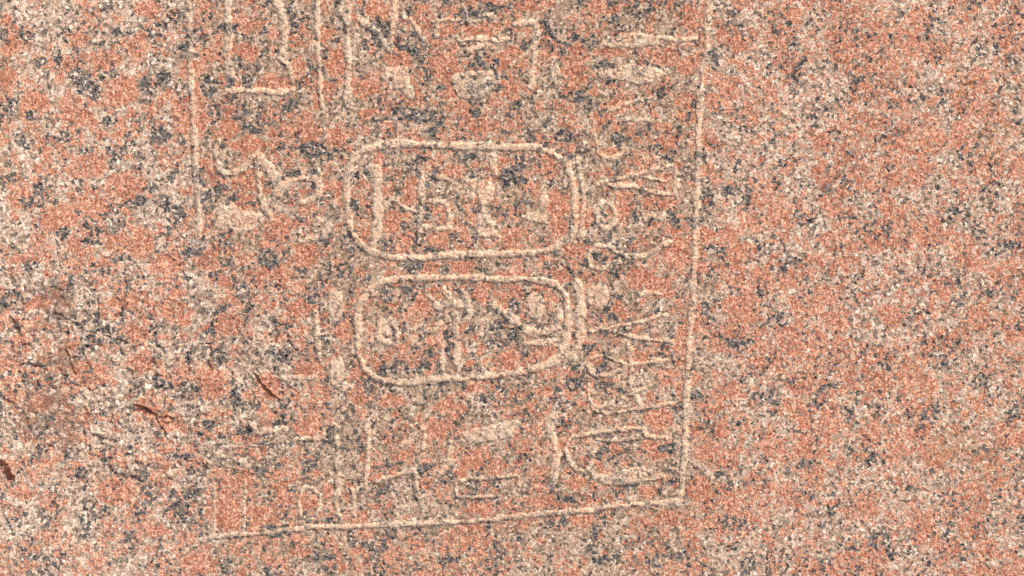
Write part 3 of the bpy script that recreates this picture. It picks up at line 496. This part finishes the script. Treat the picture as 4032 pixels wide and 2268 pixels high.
    redc = ramp(jit(fine, (c2[0], 0.4), (streak, 1.2), (m2[2], 0.5), (c1[1], 0.3)), [(0.1, (0.29, 0.10, 0.06)), (0.38, (0.42, 0.16, 0.095)), (0.58, (0.51, 0.245, 0.155)), (0.85, (0.62, 0.40, 0.29))])
    redc = mix(mth('MULTIPLY', pat_a, 0.35), redc, mix(1.0, redc, (0.86, 0.76, 0.7), 'MULTIPLY'))
    darkc = ramp(jit(fine, (c2[1], 0.9)), [(0.1, (0.018, 0.018, 0.020)), (0.5, (0.07, 0.066, 0.066)), (0.9, (0.24, 0.21, 0.185))])
    col = mix(red_m, matrix, redc)
    col = mix(dark_m, col, darkc)
    # grain to grain value
    val = mth('MULTIPLY_ADD', jit(c2[2], (fine, 1.2), (c1[0], 0.5)), 0.74, 0.63)
    vcomb = N("ShaderNodeCombineColor")
    for s in vcomb.inputs: Lk(val, s)
    col = mix(1.0, col, vcomb.outputs[0], 'MULTIPLY')
    # tooled stone in the grooves is bruised to a pale meal, dark mica breaks up into specks
    bru = ramp(jit(fine, (c2[0], 0.5)), [(0.1, (0.43, 0.27, 0.175)), (0.45, (0.67, 0.48, 0.335)), (0.8, (0.80, 0.68, 0.53))])
    carve_m = smooth(jit(carve_a, (fine, 0.7), (c1[0], 0.9), (mid, 0.9)), 0.2, 1.05)
    speck = mth('MULTIPLY', dark_m, smooth(jit(c2[1], (fine, 0.8)), 0.40, 0.52))
    bf = mth('MULTIPLY', carve_m, mth('MULTIPLY_ADD', speck, -0.66, 0.70))
    col = mix(bf, col, bru)
    # dirt and rust stains, plus the shade tint painted into the breaks
    dm = smooth(jit(dirt_a, (mid, 1.8), (c1[0], 0.8), (fine, 0.8)), 0.5, 0.85)
    col = mix(mth('MULTIPLY', dm, 0.62), col, (0.13, 0.08, 0.055))
    rm = smooth(jit(rust_shade_a, (mid, 1.2)), 0.35, 0.8)
    col = mix(mth('MULTIPLY', rm, 0.5), col, (0.36, 0.165, 0.07))
    bs = N("ShaderNodeBsdfPrincipled")
    Lk(col, bs.inputs["Base Color"])
    bs.inputs["Roughness"].default_value = 0.72
    bs.inputs["Specular IOR Level"].default_value = 0.35
    bp = N("ShaderNodeBump"); bp.inputs["Strength"].default_value = 0.75; bp.inputs["Distance"].default_value = 0.0012
    hgt = mth('MULTIPLY_ADD', v2.outputs["Distance"], -0.35, mth('MULTIPLY_ADD', m2[0], 1.0, fine))
    Lk(hgt, bp.inputs["Height"])
    Lk(bp.outputs[0], bs.inputs["Normal"])
    out = N("ShaderNodeOutputMaterial")
    Lk(bs.outputs[0], out.inputs["Surface"])
    return m
GRANITE = granite()

# ------------------------------------------------------------------ build the block: face, carved signs, breaks, body
BASE_Z = -0.48
root = bpy.data.objects.new("granite_block", None)
root.location = (0.0, 0.0, BASE_Z)
root.empty_display_size = 0.2
scene.collection.objects.link(root)
root["label"] = "red and grey speckled granite block carved with pale hieroglyph signs and two cartouches"
root["category"] = "stone block"

VERT = np.stack([X * 0.001, Y * 0.001, H * 0.001], axis=-1).reshape(-1, 3).astype(np.float32)
MIN = np.stack([red, dark, bruise, np.ones_like(red)], axis=-1).reshape(-1, 4).astype(np.float32)
WEA = np.stack([dirt, rust_shade, patina, np.ones_like(red)], axis=-1).reshape(-1, 4).astype(np.float32)
idx = np.arange(NY * NX, dtype=np.int64).reshape(NY, NX)
quads = np.stack([idx[:-1, :-1], idx[:-1, 1:], idx[1:, 1:], idx[1:, :-1]], axis=-1).reshape(-1, 4)
ow4 = owner.reshape(-1)[quads]
face_owner = np.where((ow4[:, 0] == ow4[:, 2]) | (ow4[:, 0] == ow4[:, 1]), ow4[:, 0], ow4[:, 1])

def sheet(name, faces, parent):
    used, inv = np.unique(faces.reshape(-1), return_inverse=True)
    me = bpy.data.meshes.new(name)
    n = len(faces)
    me.vertices.add(len(used)); me.vertices.foreach_set("co", VERT[used].reshape(-1))
    me.loops.add(4 * n); me.loops.foreach_set("vertex_index", inv.reshape(-1).astype(np.int32))
    me.polygons.add(n); me.polygons.foreach_set("loop_start", np.arange(0, 4 * n, 4, dtype=np.int32))
    me.update(calc_edges=True)
    for an, data in (("mineral", MIN), ("weather", WEA)):
        at = me.attributes.new(an, 'FLOAT_COLOR', 'POINT')
        at.data.foreach_set("color", data[used].reshape(-1))
    me.materials.append(GRANITE)
    o = bpy.data.objects.new(name, me)
    scene.collection.objects.link(o)
    o.parent = parent
    if parent is root:
        o.location = (0.0, 0.0, -BASE_Z)
    return o

sheet("stone_face", quads[face_owner < 0], root)
rings = {}
order = sorted(range(len(parts)), key=lambda k: parts[k][2] is not None)
for k in order:
    name, label, parent = parts[k]
    f = quads[face_owner == k]
    if len(f) == 0:
        print("no faces left for", name, label); continue
    o = sheet(name, f, root if parent is None else rings[parent])
    if label:
        o["label"] = label
    if name == "cartouche":
        rings['upper' if 'upper' not in rings else 'lower'] = o

# the rough sides and underside of the block, from the rim of the face down
def body():
    rim = np.concatenate([idx[0, :], idx[1:, -1], idx[-1, -2::-1], idx[-2:0:-1, 0]])
    top = VERT[rim]
    n = len(rim)
    verts = [top]
    ang = np.linspace(0, 2 * np.pi, n, endpoint=False)
    levels = np.linspace(0, 1, 14)[1:]
    for t in levels:
        p = top.copy()
        r_ = np.hypot(top[:, 0], top[:, 1])[:, None]
        bulge = 0.012 * fbm(top[:, 0] * 1000 + 900 * t, top[:, 1] * 1000 + t * 400, 130.0, 911, 3)[:, None]
        p[:, :2] += top[:, :2] / r_ * bulge
        p[:, 2] = top[:, 2] * (1 - t) + BASE_Z * t
        verts.append(p)
    verts = np.concatenate(verts).astype(np.float32)
    faces = []
    for l in range(len(levels)):
        for i in range(n):
            j = (i + 1) % n
            faces.append((l * n + i, (l + 1) * n + i, (l + 1) * n + j, l * n + j))
    faces.append(tuple(range(len(levels) * n + n - 1, len(levels) * n - 1, -1)))
    me = bpy.data.meshes.new("block_body")
    me.from_pydata(verts.tolist(), [], faces)
    me.materials.append(GRANITE)
    for an in ("mineral", "weather"):
        at = me.attributes.new(an, 'FLOAT_COLOR', 'POINT')
        c = np.zeros((len(verts), 4), np.float32)
        if an == "mineral":
            px = (verts[:, 0] + verts[:, 2]) * 1000; py = (verts[:, 1] + verts[:, 2] * 0.7) * 1000
            c[:, 0] = np.clip(0.5 + fbm(px, py, 40.0, 921, 2), 0, 1); c[:, 1] = np.clip(0.3 + 0.6 * fbm(px, py, 20.0, 931, 2), 0, 1)
        at.data.foreach_set("color", c.reshape(-1))
    o = bpy.data.objects.new("block_body", me)
    scene.collection.objects.link(o)
    o.parent = root
    o.location = (0.0, 0.0, -BASE_Z)
body()
